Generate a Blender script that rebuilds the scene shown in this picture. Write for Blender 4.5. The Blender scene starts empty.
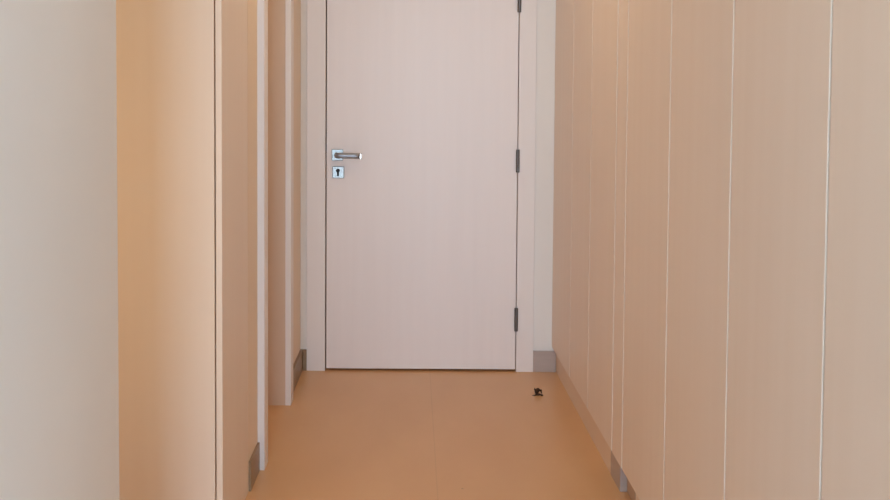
import bpy, bmesh, math, random
from mathutils import Vector, Matrix, noise

sc = bpy.context.scene
COL = sc.collection
random.seed(4)

# ------------------------------------------------------------------ materials
def srgb(r, g, b):
    def f(c):
        c /= 255.0
        return c / 12.92 if c <= 0.04045 else ((c + 0.055) / 1.055) ** 2.4
    return (f(r), f(g), f(b), 1.0)

def mat(name, col, rough=0.5, metal=0.0, spec=0.5):
    m = bpy.data.materials.new(name)
    m.use_nodes = True
    b = m.node_tree.nodes['Principled BSDF']
    b.inputs['Base Color'].default_value = col
    b.inputs['Roughness'].default_value = rough
    b.inputs['Metallic'].default_value = metal
    b.inputs['Specular IOR Level'].default_value = spec
    return m

def grain(m, col_a, col_b, scale, detail=3.0, bump=0.0, rough=None):
    """mottled / grained colour from an object-space noise, stretched by `scale`"""
    nt = m.node_tree
    N, L = nt.nodes, nt.links
    b = N['Principled BSDF']
    geo = N.new('ShaderNodeNewGeometry')
    mp = N.new('ShaderNodeMapping')
    mp.inputs['Scale'].default_value = scale
    nz = N.new('ShaderNodeTexNoise')
    nz.inputs['Scale'].default_value = 1.0
    nz.inputs['Detail'].default_value = detail
    rp = N.new('ShaderNodeValToRGB')
    rp.color_ramp.elements[0].position = 0.3
    rp.color_ramp.elements[1].position = 0.7
    rp.color_ramp.elements[0].color = col_a
    rp.color_ramp.elements[1].color = col_b
    L.new(geo.outputs['Position'], mp.inputs['Vector'])
    L.new(mp.outputs['Vector'], nz.inputs['Vector'])
    L.new(nz.outputs['Fac'], rp.inputs['Fac'])
    L.new(rp.outputs['Color'], b.inputs['Base Color'])
    if bump:
        bp = N.new('ShaderNodeBump')
        bp.inputs['Strength'].default_value = bump
        bp.inputs['Distance'].default_value = 0.002
        L.new(nz.outputs['Fac'], bp.inputs['Height'])
        L.new(bp.outputs['Normal'], b.inputs['Normal'])
    return rp

M = {}
M['laminate'] = mat('beige_laminate', srgb(222, 196, 172), 0.5, spec=0.35)
grain(M['laminate'], srgb(230, 216, 202), srgb(232, 219, 206), (22, 22, 0.7))
M['edge'] = mat('pale_edge_band', srgb(238, 232, 222), 0.4)
M['carcass'] = mat('carcass_board', srgb(190, 165, 140), 0.6)
M['plinth'] = mat('beige_plinth', srgb(226, 206, 184), 0.5, spec=0.35)
M['wall'] = mat('painted_plaster', srgb(228, 222, 214), 0.85)
grain(M['wall'], srgb(227, 226, 224), srgb(231, 230, 228), (3, 3, 3), bump=0.05)
M['cream'] = mat('cream_plaster', srgb(229, 214, 196), 0.85)
M['jamb'] = mat('tan_door_lining', srgb(212, 190, 170), 0.5)
M['ceiling'] = mat('white_ceiling_paint', srgb(236, 232, 226), 0.9)
M['door'] = mat('white_lacquered_door', srgb(232, 222, 218), 0.42)
grain(M['door'], srgb(231, 226, 226), srgb(233, 228, 228), (40, 3, 1.2))
M['frame'] = mat('white_door_frame', srgb(230, 226, 225), 0.45)
M['skirt'] = mat('taupe_skirting', srgb(150, 132, 116), 0.3, 0.2)
grain(M['skirt'], srgb(174, 162, 156), srgb(182, 170, 164), (8, 8, 40))
M['skirt_shaded'] = mat('shaded_skirting', srgb(146, 124, 98), 0.4)  # darker copy of the skirting, shade on the left painted in
grain(M['skirt_shaded'], srgb(142, 120, 94), srgb(151, 129, 103), (8, 8, 40))
M['chrome'] = mat('brushed_chrome', (0.43, 0.47, 0.48, 1), 0.42, 1.0)
M['bright'] = mat('bright_chrome', (0.80, 0.80, 0.78, 1), 0.3, 1.0)
M['satin'] = mat('satin_nickel', (0.36, 0.40, 0.46, 1), 0.5, 1.0)
M['hinge'] = mat('grey_hinge_metal', (0.13, 0.12, 0.115, 1), 0.45, 0.7)
M['dark'] = mat('black_recess', (0.012, 0.012, 0.014, 1), 0.7)
M['seal'] = mat('brown_door_seal', srgb(84, 62, 48), 0.8)
M['scrap'] = mat('dark_brown_scrap', srgb(48, 28, 14), 0.75)
grain(M['scrap'], srgb(34, 15, 4), srgb(74, 46, 22), (70, 70, 70))
M['glass'] = mat('window_glass', (1, 1, 1, 1), 0.0)
M['glass'].node_tree.nodes['Principled BSDF'].inputs['Transmission Weight'].default_value = 1.0
M['glass'].node_tree.nodes['Principled BSDF'].inputs['IOR'].default_value = 1.02

M['bounce_floor'] = mat('pale_bounce_floor', srgb(206, 210, 214), 0.5)  # unseen room floor, made pale to bounce cool light
M['glow'] = mat('fill_diffuser', (1, 1, 1, 1), 0.6)
# floor: smooth orange-beige sheet with one faint seam and a few tiny specks
def floor_material():
    m = mat('orange_beige_floor', srgb(206, 150, 104), 0.33, spec=0.5)
    rp = grain(m, srgb(211, 166, 118), srgb(216, 173, 126), (5, 2.2, 5), 5)
    nt = m.node_tree; N, L = nt.nodes, nt.links
    b = N['Principled BSDF']
    geo = N.new('ShaderNodeNewGeometry')
    sep = N.new('ShaderNodeSeparateXYZ')
    L.new(geo.outputs['Position'], sep.inputs[0])
    def math_(op, a, bb=None):
        n = N.new('ShaderNodeMath'); n.operation = op
        if isinstance(a, (int, float)): n.inputs[0].default_value = a
        else: L.new(a, n.inputs[0])
        if bb is not None:
            if isinstance(bb, (int, float)): n.inputs[1].default_value = bb
            else: L.new(bb, n.inputs[1])
        return n.outputs[0]
    d = math_('ABSOLUTE', math_('SUBTRACT', sep.outputs['X'], 0.087))
    line = math_('LESS_THAN', d, 0.0018)
    mx = N.new('ShaderNodeMix'); mx.data_type = 'RGBA'
    L.new(math_('MULTIPLY', line, 0.12), mx.inputs[0])
    L.new(rp.outputs['Color'], mx.inputs[6])
    mx.inputs[7].default_value = srgb(120, 84, 60)
    # specks of dirt
    vo = N.new('ShaderNodeTexVoronoi'); vo.inputs['Scale'].default_value = 5.0
    L.new(geo.outputs['Position'], vo.inputs['Vector'])
    sp = math_('LESS_THAN', vo.outputs['Distance'], 0.022)
    mx2 = N.new('ShaderNodeMix'); mx2.data_type = 'RGBA'
    L.new(math_('MULTIPLY', sp, 0.4), mx2.inputs[0])
    L.new(mx.outputs[2], mx2.inputs[6])
    mx2.inputs[7].default_value = srgb(104, 74, 54)
    L.new(mx2.outputs[2], b.inputs['Base Color'])
    return m
M['floor'] = floor_material()

# ------------------------------------------------------------------ helpers
def add_box(bm, x0, x1, y0, y1, z0, z1, bevel=0.0):
    r = bmesh.ops.create_cube(bm, size=1.0)
    for v in r['verts']:
        v.co = Vector((x0 + (v.co.x + .5) * (x1 - x0), y0 + (v.co.y + .5) * (y1 - y0), z0 + (v.co.z + .5) * (z1 - z0)))
    if bevel:
        es = list({e for v in r['verts'] for e in v.link_edges})
        bmesh.ops.bevel(bm, geom=es, offset=bevel, segments=2, profile=0.5, affect='EDGES')

def add_cyl(bm, p0, p1, r0, r1=None, seg=28):
    p0, p1 = Vector(p0), Vector(p1)
    r1 = r0 if r1 is None else r1
    d = p1 - p0
    q = d.to_track_quat('Z', 'Y').to_matrix().to_4x4()
    bmesh.ops.create_cone(bm, cap_ends=True, segments=seg, radius1=r0, radius2=r1, depth=d.length,
                          matrix=Matrix.Translation((p0 + p1) / 2) @ q)

def boxes(*bs):
    bm = bmesh.new()
    for b in bs:
        add_box(bm, *b)
    return bm

def world_loc(o):
    v = Vector((0, 0, 0))
    while o is not None:
        v = v + o.location
        o = o.parent
    return v

def obj(name, bm, m, parent=None, loc=None, smooth=False):
    """one mesh object; bm is in world coordinates, the origin goes to loc (or the parent's origin)"""
    me = bpy.data.meshes.new(name)
    base = world_loc(parent) if parent else Vector((0, 0, 0))
    org = Vector(loc) if loc is not None else base
    bmesh.ops.translate(bm, verts=bm.verts, vec=-org)
    bmesh.ops.recalc_face_normals(bm, faces=bm.faces)
    bm.to_mesh(me); bm.free()
    for p in me.polygons:
        p.use_smooth = smooth
    me.materials.append(m)
    o = bpy.data.objects.new(name, me)
    COL.objects.link(o)
    o.parent = parent
    o.location = org - base
    return o

def tag(o, label, cat, group=None, kind=None):
    o['label'] = label; o['category'] = cat
    if group: o['group'] = group
    if kind: o['kind'] = kind
    return o

def thing(name, label, cat, loc, group=None, kind=None):
    o = bpy.data.objects.new(name, None)
    o.empty_display_size = 0.1
    COL.objects.link(o)
    o.location = loc
    return tag(o, label, cat, group, kind)

def struct(name, bm, m, label, cat):
    return tag(obj(name, bm, m), label, cat, kind='structure')

# ------------------------------------------------------------------ dimensions (metres; y runs down the corridor)
YB = 4.50            # end wall
XL = -0.532          # left wall face
XR = 0.669           # fronts of the right-hand cupboards
ZC = 2.50            # ceiling
YW = -3.20           # window wall of the room behind the viewer
XA = -1.30           # back of the left alcove

# ------------------------------------------------------------------ the shell
struct('floor', boxes((XA - .1, 1.40, .30, YB + .20, -.10, 0), (-2.4, 2.4, YW - .1, .30, -.10, 0)), M['floor'],
       'smooth orange-beige floor running down the corridor', 'floor')
struct('floor_room', boxes((-2.4, 2.4, YW - .1, .30, -.10, 0)), M['bounce_floor'],
       'unseen room floor behind the viewer, made pale grey for cool bounce light', 'floor')
struct('ceiling', boxes((XA - .1, 1.40, .30, YB + .20, ZC, ZC + .10), (-2.4, 2.4, YW - .1, .30, ZC, ZC + .10)), M['ceiling'],
       'white ceiling above the corridor', 'ceiling')

DX0, DX1, DZ = -0.411, 0.495, 2.06      # clear opening of the end door frame (gap centres)
FX0, FX1 = -0.501, 0.579                # outer edges of its casing
struct('wall_back', boxes((XA - .1, DX0 - .03, YB, YB + .12, 0, ZC), (DX1 + .03, 1.40, YB, YB + .12, 0, ZC),
                          (DX0 - .03, DX1 + .03, YB, YB + .12, DZ + .03, ZC),
                          (XA - .1, 1.40, YB + .12, YB + .20, 0, ZC)), M['wall'],
       'off-white end wall around the closed door', 'wall')
# left wall: near stretch, alcove back, the stretch between cabinet and end wall with its doorway
NY = 1.706
AY0, AY1 = 3.326, 3.962                 # side doorway, between the jamb faces
struct('wall_left', boxes((XA - .1, XL, .30, NY, 0, ZC)), M['wall'],
       'pale grey-white wall nearest on the left, ending at the alcove', 'wall')
struct('wall_alcove', boxes((XA - .1, XA, NY, YB, 0, ZC)), M['wall'],
       'wall at the back of the alcove on the left', 'wall')
WX = -0.5325
struct('wall_doorway', boxes((WX - .13, WX, 3.06, AY0 - .025, 0, ZC), (WX - .13, WX, AY1 + .025, YB, 0, ZC),
                             (WX - .13, WX, AY0 - .025, AY1 + .025, 2.06, ZC)), M['cream'],
       'cream wall with the side doorway, beyond the tall cabinet on the left', 'wall')
struct('wall_right', boxes((1.26, 1.40, .30, YB, 0, ZC), (.675, 1.26, .30, 1.03, 0, ZC)), M['wall'],
       'wall behind and before the right-hand cupboards', 'wall')

# the room the corridor opens from, behind the viewer: daylight comes in through its window and an added side window
RX, RY = 2.30, 0.30                      # half width of the room; where the corridor begins
GW0, GW1, GZ0, GZ1 = -1.08, 0.55, 0.10, 2.40
SY0, SY1, SZ0, SZ1 = -1.60, -0.80, 1.10, 2.00
struct('wall_window', boxes((-RX - .1, GW0, YW - .1, YW, 0, ZC), (GW1, RX + .1, YW - .1, YW, 0, ZC),
                            (GW0, GW1, YW - .1, YW, 0, GZ0), (GW0, GW1, YW - .1, YW, GZ1, ZC)), M['wall'],
       'wall around the window at the far side of the room behind the viewer', 'wall')
struct('wall_side', boxes((RX, RX + .1, YW, SY0, 0, ZC), (RX, RX + .1, SY1, RY, 0, ZC),
                          (RX, RX + .1, SY0, SY1, 0, SZ0), (RX, RX + .1, SY0, SY1, SZ1, ZC)), M['wall'],
       'wall around the added side window of the room behind the viewer', 'wall')
struct('wall_room', boxes((-RX - .1, -RX, YW, RY, 0, ZC), (-RX - .1, XA - .1, RY, RY + .1, 0, ZC), (1.40, RX + .1, RY, RY + .1, 0, ZC)), M['wall'],
       'walls of the room behind the viewer', 'wall')
def window(name, label, axis, at, a0, a1, z0, z1):
    def bx(p0, p1, q0, q1, r0, r1):
        return (p0, p1, q0, q1, r0, r1) if axis == 'y' else (q0, q1, p0, p1, r0, r1)
    lo, hi = at - .03, at + .03
    mid = (a0 + a1) / 2
    w = thing(name, label, 'window', (mid, at, z0) if axis == 'y' else (at, mid, z0), kind='structure')
    obj('window_frame', boxes(bx(a0, a0 + .05, lo, hi, z0, z1), bx(a1 - .05, a1, lo, hi, z0, z1),
                              bx(mid - .03, mid + .03, lo, hi, z0 + .05, z1 - .05),
                              bx(a0 + .05, a1 - .05, lo, hi, z0, z0 + .05), bx(a0 + .05, a1 - .05, lo, hi, z1 - .05, z1)), M['frame'], w)
window('window_1', 'tall window in the room behind the viewer', 'y', YW - .05, GW0, GW1, GZ0, GZ1)
window('added_window', 'unseen side window added behind the viewer to light the near left wall', 'x', RX + .05, SY0, SY1, SZ0, SZ1)  # added out of view to throw cool light on the near left wall

# skirting
SK = .10
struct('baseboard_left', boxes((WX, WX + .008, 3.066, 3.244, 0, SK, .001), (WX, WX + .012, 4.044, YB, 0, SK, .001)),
       M['skirt_shaded'], 'skirting with shade painted in olive brown along the left wall beside the side doorway', 'skirting')
struct('baseboard_corner', boxes((WX + .013, FX0, YB - .014, YB, 0, SK, .001)), M['skirt_shaded'],
       'short skirting piece with shade painted in brown left of the end door casing', 'skirting')
struct('baseboard_back', boxes((FX1, .688, YB - .014, YB, 0, SK, .001)),
       M['skirt'], 'short taupe skirting piece right of the end door casing', 'skirting')

# ------------------------------------------------------------------ side doorway on the left
CF = -0.508                              # casing front
t = thing('trim_1', 'white casing of the side doorway on the left', 'door casing', (WX, (AY0 + AY1) / 2, 0), kind='structure')
obj('casing_post', boxes((WX, CF, AY0 - .08, AY0, 0, 2.12, .0015)), M['frame'], t)
obj('casing_post', boxes((WX, CF, AY1 - .004, AY1 + .078, 0, 2.12, .0015)), M['frame'], t)
obj('casing_head', boxes((WX, CF, AY0, AY1 - .004, 2.04, 2.12, .0015)), M['frame'], t)
obj('jamb_lining', boxes((WX - .13, WX, AY1, AY1 + .025, 0, 2.06), (WX - .13, WX, AY0 - .025, AY0 - .005, 0, 2.06),
                         (WX - .13, WX, AY0 - .005, AY1, 2.04, 2.06)), M['jamb'], t)
d2 = thing('door_2', 'narrow white door set deep in the side doorway on the left', 'door', (WX - .15, (AY0 + AY1) / 2, 0), kind='structure')
obj('door_leaf', boxes((WX - .17, WX - .13, AY0 - .02, AY1 + .02, .006, 2.055)), M['door'], d2)
bm = bmesh.new()
add_cyl(bm, (WX - .131, AY0 + .06, 1.03), (WX - .085, AY0 + .06, 1.03), .009)
add_box(bm, WX - .095, WX - .078, AY0 + .05, AY0 + .17, 1.02, 1.04, .004)
obj('door_handle', bm, M['satin'], d2)

# ------------------------------------------------------------------ end door with its casing
c = thing('trim_2', 'white casing around the end door', 'door casing', (0, YB, 0), kind='structure')
g = .0028
obj('casing_post', boxes((FX0, DX0 - g, YB - .016, YB + .03, 0, DZ + .09, .0015)), M['frame'], c)
obj('casing_post', boxes((DX1 + g, FX1, YB - .016, YB + .03, 0, DZ + .09, .0015)), M['frame'], c)
obj('casing_head', boxes((DX0 - g, DX1 + g, YB - .016, YB + .03, DZ + g, DZ + .09, .0015)), M['frame'], c)
obj('door_seal', boxes((DX0 - .02, DX0 + .015, YB + .031, YB + .06, 0, DZ + .02), (DX1 - .015, DX1 + .02, YB + .031, YB + .06, 0, DZ + .02),
                       (DX0 + .015, DX1 - .015, YB + .031, YB + .06, DZ - .012, DZ + .02)), M['seal'], c)
obj('threshold', boxes((DX0 + .015, DX1 - .015, YB + .034, YB + .06, 0, .03)), M['seal'], c)
LF = YB - .010                           # front of the leaf
d = thing('door_1', 'closed plain off-white door at the end of the corridor', 'door', ((DX0 + DX1) / 2, LF, 0), kind='structure')
obj('door_leaf', boxes((DX0 + g, DX1 + g - .0036, LF, LF + .038, .011, DZ - g, .0012)), M['door'], d)

# lever handle: square rose, round neck, round bar with a bright end
hx, hz = -0.357, 1.032
bm = boxes((hx - .027, hx + .027, LF - .009, LF, hz - .027, hz + .027, .0025))
rose = obj('handle_rose', bm, M['chrome'], d)
rose['label'] = 'square chrome rose of the lever handle'
bm = bmesh.new()
path = []
yb = LF - .052
for k in range(9):                       # neck leaves the rose and sweeps into the bar
    a = k / 8 * math.pi / 2
    path.append(Vector((hx - .004 + .020 * (1 - math.cos(a)), yb + .020 * (1 - math.sin(a)), hz - .001)))
path = [Vector((hx - .004, LF - .008, hz - .001))] + path
path += [Vector((hx + .016 + s, yb, hz - .001 - .002 * s / .095)) for s in (.02, .045, .07, .092)]
rings = []
n = 20
for i, p in enumerate(path):
    tdir = (path[min(i + 1, len(path) - 1)] - path[max(i - 1, 0)]).normalized()
    up = Vector((0, 0, 1)); side = tdir.cross(up).normalized()
    ry, rz_ = (.009, .0128)
    rings.append([bm.verts.new(p + side * ry * math.cos(2 * math.pi * j / n) + up * rz_ * math.sin(2 * math.pi * j / n)) for j in range(n)])
for a, b in zip(rings, rings[1:]):
    for j in range(n):
        bm.faces.new((a[j], a[(j + 1) % n], b[(j + 1) % n], b[j]))
bm.faces.new(rings[0]); bm.faces.new(list(reversed(rings[-1])))
lever = obj('lever', bm, M['satin'], d, smooth=True)
bm = bmesh.new()
tip = path[-1]
add_box(bm, tip.x - .001, tip.x + .010, tip.y - .011, tip.y + .011, tip.z - .0145, tip.z + .0145, .003)
cap = obj('end_cap', bm, M['bright'], lever)
cap['label'] = 'bright chrome end of the lever'
# key plate below
kx, kz = -0.353, 0.950
plate = obj('key_plate', boxes((kx - .028, kx + .028, LF - .008, LF, kz - .028, kz + .028, .0025)), M['chrome'], d)
bm = bmesh.new()
yk = LF - .0084
add_cyl(bm, (kx - .001, yk + .002, kz + .008), (kx - .001, yk - .0005, kz + .008), .0095, seg=24)
v = [bm.verts.new((kx + a, yy, kz + b)) for yy in (yk - .0005, yk + .002) for a, b in ((-.005, .006), (.004, .006), (.003, -.019), (-.005, -.019))]
for f in ((0, 1, 2, 3), (7, 6, 5, 4), (0, 4, 5, 1), (1, 5, 6, 2), (2, 6, 7, 3), (3, 7, 4, 0)):
    bm.faces.new([v[i] for i in f])
obj('keyhole', bm, M['dark'], plate)
# strike plate edge in the gap beside the handle
obj('latch', boxes((DX0 - g + .0002, DX0 + g - .0002, LF - .003, LF + .02, 1.042, 1.084)), M['hinge'], d)
# three knuckled hinges on the right
for z0, z1 in ((.198, .308), (.955, 1.062), (1.709, 1.816)):
    hxx = DX1 + .0005
    bm = bmesh.new()
    nk = 3
    for k in range(nk):
        a = z0 + (z1 - z0) * k / nk + .0006; b = z0 + (z1 - z0) * (k + 1) / nk - .0006
        add_cyl(bm, (hxx, LF - .011, a), (hxx, LF - .011, b), .0088, seg=20)
    add_cyl(bm, (hxx, LF - .011, z0 - .0005), (hxx, LF - .011, z1 + .0005), .0075, seg=16)
    add_box(bm, hxx - .0015, hxx + .0015, LF - .008, LF + .028, z0, z1)
    obj('hinge', bm, M['hinge'], d, smooth=False)

# ------------------------------------------------------------------ tall cabinet on the left, its front facing down the corridor
CY = 2.643
k = thing('tall_cabinet', 'tall beige cabinet in the left alcove, front facing the viewer', 'cabinet', ((XL + XA) / 2, (CY + 3.06) / 2, 0))
obj('carcass', boxes((XA + .004, XL - .018, CY + .024, 3.055, 0, 2.46)), M['carcass'], k)
obj('side_panel', boxes((XL - .0175, XL, CY, 3.055, 0, 2.46, .0008)), M['laminate'], k)
dl = obj('cabinet_door', boxes((-.92, -.5535, CY, CY + .019, .10, 2.45, .0008)), M['laminate'], k)
obj('cabinet_door', boxes((XA + .006, -.924, CY, CY + .019, .10, 2.45, .0008)), M['laminate'], k)
obj('plinth', boxes((XA + .006, XL - .019, CY + .012, CY + .0235, 0, .098)), M['plinth'], k)

# ------------------------------------------------------------------ row of tall cupboards on the right
def cupboard(y0, y1, label, plinth_x, plinth_y0=None):
    """y0 near side, y1 far side; hinged door with a pale edge towards the viewer"""
    q = thing('tall_cupboard', label, 'cupboard', ((XR + 1.25) / 2, (y0 + y1) / 2, 0), 'tall cupboards along the right wall')
    obj('carcass', boxes((XR + .021, 1.255, y0 + .0005, y1 - .0005, .125, 2.46)), M['carcass'], q)
    dr = obj('cupboard_door', boxes((XR, XR + .019, y0 + .0072, y1 - .001, .12, 2.455, .0006)), M['laminate'], q)
    obj('edge_strip', boxes((XR + .0004, XR + .0186, y0 + .0060, y0 + .0071, .1205, 2.4545)), M['edge'], dr)
    obj('plinth', boxes((plinth_x, plinth_x + .018, (plinth_y0 or y0) + .0005, y1 - .0005, 0, .119)), M['plinth'], q)
    return q
cupboard(3.981, YB - .001, 'tall beige cupboard farthest down the right side, against the end wall', .690)
cupboard(3.563, 3.981, 'second tall beige cupboard from the end wall on the right', .690)
cupboard(3.123, 3.563, 'third tall beige cupboard from the end wall, beyond the narrow filler strip', .690, 3.23)
cupboard(2.472, 2.969, 'tall beige cupboard just nearer than the narrow filler strip', .714)
cupboard(1.992, 2.472, 'tall beige cupboard two doors nearer than the narrow filler strip', .714)
cupboard(1.525, 1.992, 'tall beige cupboard second from the right edge of the photo', .714)
cupboard(1.035, 1.525, 'tall greyish beige cupboard at the right edge, nearest the viewer', .714)
fl = thing('filler_strip', 'narrow beige filler strip between the two runs of right-hand cupboards', 'filler panel', (.95, 3.046, 0))
obj('panel', boxes((XR, XR + .021, 2.9775, 3.1195, .119, 2.455, .0006)), M['laminate'], fl)
obj('edge_strip', boxes((XR + .0003, XR + .0206, 2.9762, 2.9774, .1195, 2.4545)), M['edge'], fl)
sk = obj('skirting', boxes((.689, .712, 3.081, 3.2295, 0, .10, .001)), M['skirt'], fl)
sk['label'] = 'short taupe skirting piece under the strip'
obj('backing', boxes((.7125, 1.255, 2.9700, 3.1224, 0, 2.46)), M['carcass'], fl)

# ------------------------------------------------------------------ scrap on the floor
bm = bmesh.new()
cx, cy = 0.556, 4.128
def lobe(ox, oy, ang, length, width, curl, lift):
    nu, nv = 10, 7
    grid = []
    for i in range(nu):
        row = []
        s = i / (nu - 1)
        for j in range(nv):
            w_ = (j / (nv - 1) - .5) * 2
            wd = width * (math.sin(math.pi * (0.12 + .8 * s)) ** .7)
            x = length * s
            y = w_ * wd * .5
            z = lift + curl * math.sin(math.pi * s) + .010 * w_ * w_ * (1 if curl > .01 else -.4)
            p = Vector((x, y, z))
            p += noise.noise_vector(p * 120 + Vector((ang, ox * 90, 0))) * .0028
            p.z = max(p.z * .7, .0008)
            ca, sa = math.cos(ang), math.sin(ang)
            row.append(bm.verts.new((cx + ox + p.x * ca - p.y * sa, cy + oy + p.x * sa + p.y * ca, p.z)))
        grid.append(row)
    for i in range(nu - 1):
        for j in range(nv - 1):
            bm.faces.new((grid[i][j], grid[i + 1][j], grid[i + 1][j + 1], grid[i][j + 1]))
lobe(-.026, -.012, .15, .030, .012, .004, .001)
lobe(-.008, -.004, 1.1, .024, .026, .018, .010)
lobe(-.012, .004, .05, .030, .030, .022, .004)
lobe(.006, .000, -.9, .022, .016, .008, .001)
lobe(-.012, .002, -.1, .028, .024, .010, .001)
lobe(.000, .006, .5, .020, .020, .016, .008)
scrap = obj('floor_scrap', bm, M['scrap'], None, (cx, cy, 0), smooth=True)
so = scrap.modifiers.new('thick', 'SOLIDIFY'); so.thickness = .0012
tag(scrap, 'small crumpled dark brown scrap lying on the floor near the end door', 'scrap')

# ------------------------------------------------------------------ light: daylight through the window behind the viewer
wd = bpy.data.worlds.new('daylight')
sc.world = wd
wd.use_nodes = True
bg = wd.node_tree.nodes['Background']
bg.inputs['Color'].default_value = (0.64, 0.825, 1.0, 1)
bg.inputs['Strength'].default_value = 19.0
def portal(size, size_y, loc, rot):
    pl = bpy.data.lights.new('window_portal', 'AREA')
    pl.shape = 'RECTANGLE'; pl.size = size; pl.size_y = size_y
    pl.cycles.is_portal = True
    po = bpy.data.objects.new('window_portal', pl)
    COL.objects.link(po)
    po.location = loc; po.rotation_euler = rot
portal(GW1 - GW0, GZ1 - GZ0, ((GW0 + GW1) / 2, YW - .01, (GZ0 + GZ1) / 2), (math.radians(90), 0, 0))
portal(SY1 - SY0, SZ1 - SZ0, (RX + .01, (SY0 + SY1) / 2, (SZ0 + SZ1) / 2), (math.radians(90), 0, math.radians(90)))

# warm fill lights added unseen above the frame, built like ceiling lamps
def ceiling_fill_light(label, x, y, r, power, colour):
    t = thing('ceiling_fill_light', label, 'fill light', (x, y, ZC - .001), 'added round fill lights')
    bm = bmesh.new(); add_cyl(bm, (x, y, ZC - .001), (x, y, ZC - .025), r + .012, seg=40)
    obj('fill_base', bm, M['frame'], t)
    bm = bmesh.new(); add_cyl(bm, (x, y, ZC - .0255), (x, y, ZC - .045), r, r * .9, seg=40)
    obj('diffuser', bm, M['glow'], t)
    l = bpy.data.lights.new('fill_light', 'AREA')
    l.shape = 'DISK'; l.size = 2 * r; l.energy = power; l.color = colour
    o = bpy.data.objects.new('fill_light', l); COL.objects.link(o)
    o.location = (x, y, ZC - .050)
ceiling_fill_light('round warm fill light added over the far half of the corridor', .07, 3.2, .14, 5.0, (1.0, .73, .44))
ceiling_fill_light('round warm fill light added over the near half of the corridor', .07, 1.15, .14, 2.9, (1.0, .76, .50))
# upright strip added unseen in the alcove as warm fill on the cabinet
t = thing('wall_fill_light', 'slim upright warm fill light added inside the left alcove', 'wall lamp', (-.98, NY + .001, .45))
obj('back_plate', boxes((-1.03, -.93, NY + .001, NY + .014, .40, 2.0, .003)), M['frame'], t)
obj('diffuser', boxes((-1.02, -.94, NY + .0145, NY + .040, .42, 1.98, .006)), M['glow'], t)
l = bpy.data.lights.new('fill_light', 'AREA')
l.shape = 'RECTANGLE'; l.size = .08; l.size_y = 1.56; l.energy = 2.6; l.color = (1.0, .63, .27)
o = bpy.data.objects.new('fill_light', l); COL.objects.link(o)
o.location = (-.98, NY + .045, 1.20); o.rotation_euler = (math.radians(90), 0, 0)

# ------------------------------------------------------------------ camera (a phone picture, cropped: the lens axis sits high and left)
cd = bpy.data.cameras.new('camera')
cd.sensor_fit = 'HORIZONTAL'; cd.sensor_width = 36.0
cd.lens = 36.0 * 950.0 / 890.0
PX, PY = 412.956, 144.397
cd.shift_x = (445.0 - PX) / 890.0
cd.shift_y = -(250.0 - PY) / 890.0
cd.clip_start = 0.02
co = bpy.data.objects.new('camera', cd)
COL.objects.link(co)
pitch, roll = math.radians(2.374), math.radians(0.340)
co.matrix_world = Matrix.Translation((0, 0, 1.27)) @ Matrix.Rotation(math.radians(90) - pitch, 4, 'X') @ Matrix.Rotation(roll, 4, 'Z')
sc.camera = co

sc.view_settings.view_transform = 'Standard'
sc.view_settings.look = 'None'
sc.view_settings.gamma = 1.0
sc.view_settings.use_curve_mapping = False
sc.view_settings.exposure = 0.0
sc.cycles.max_bounces = 16
sc.cycles.diffuse_bounces = 12
sc.cycles.caustics_reflective = False
sc.cycles.use_denoising = True
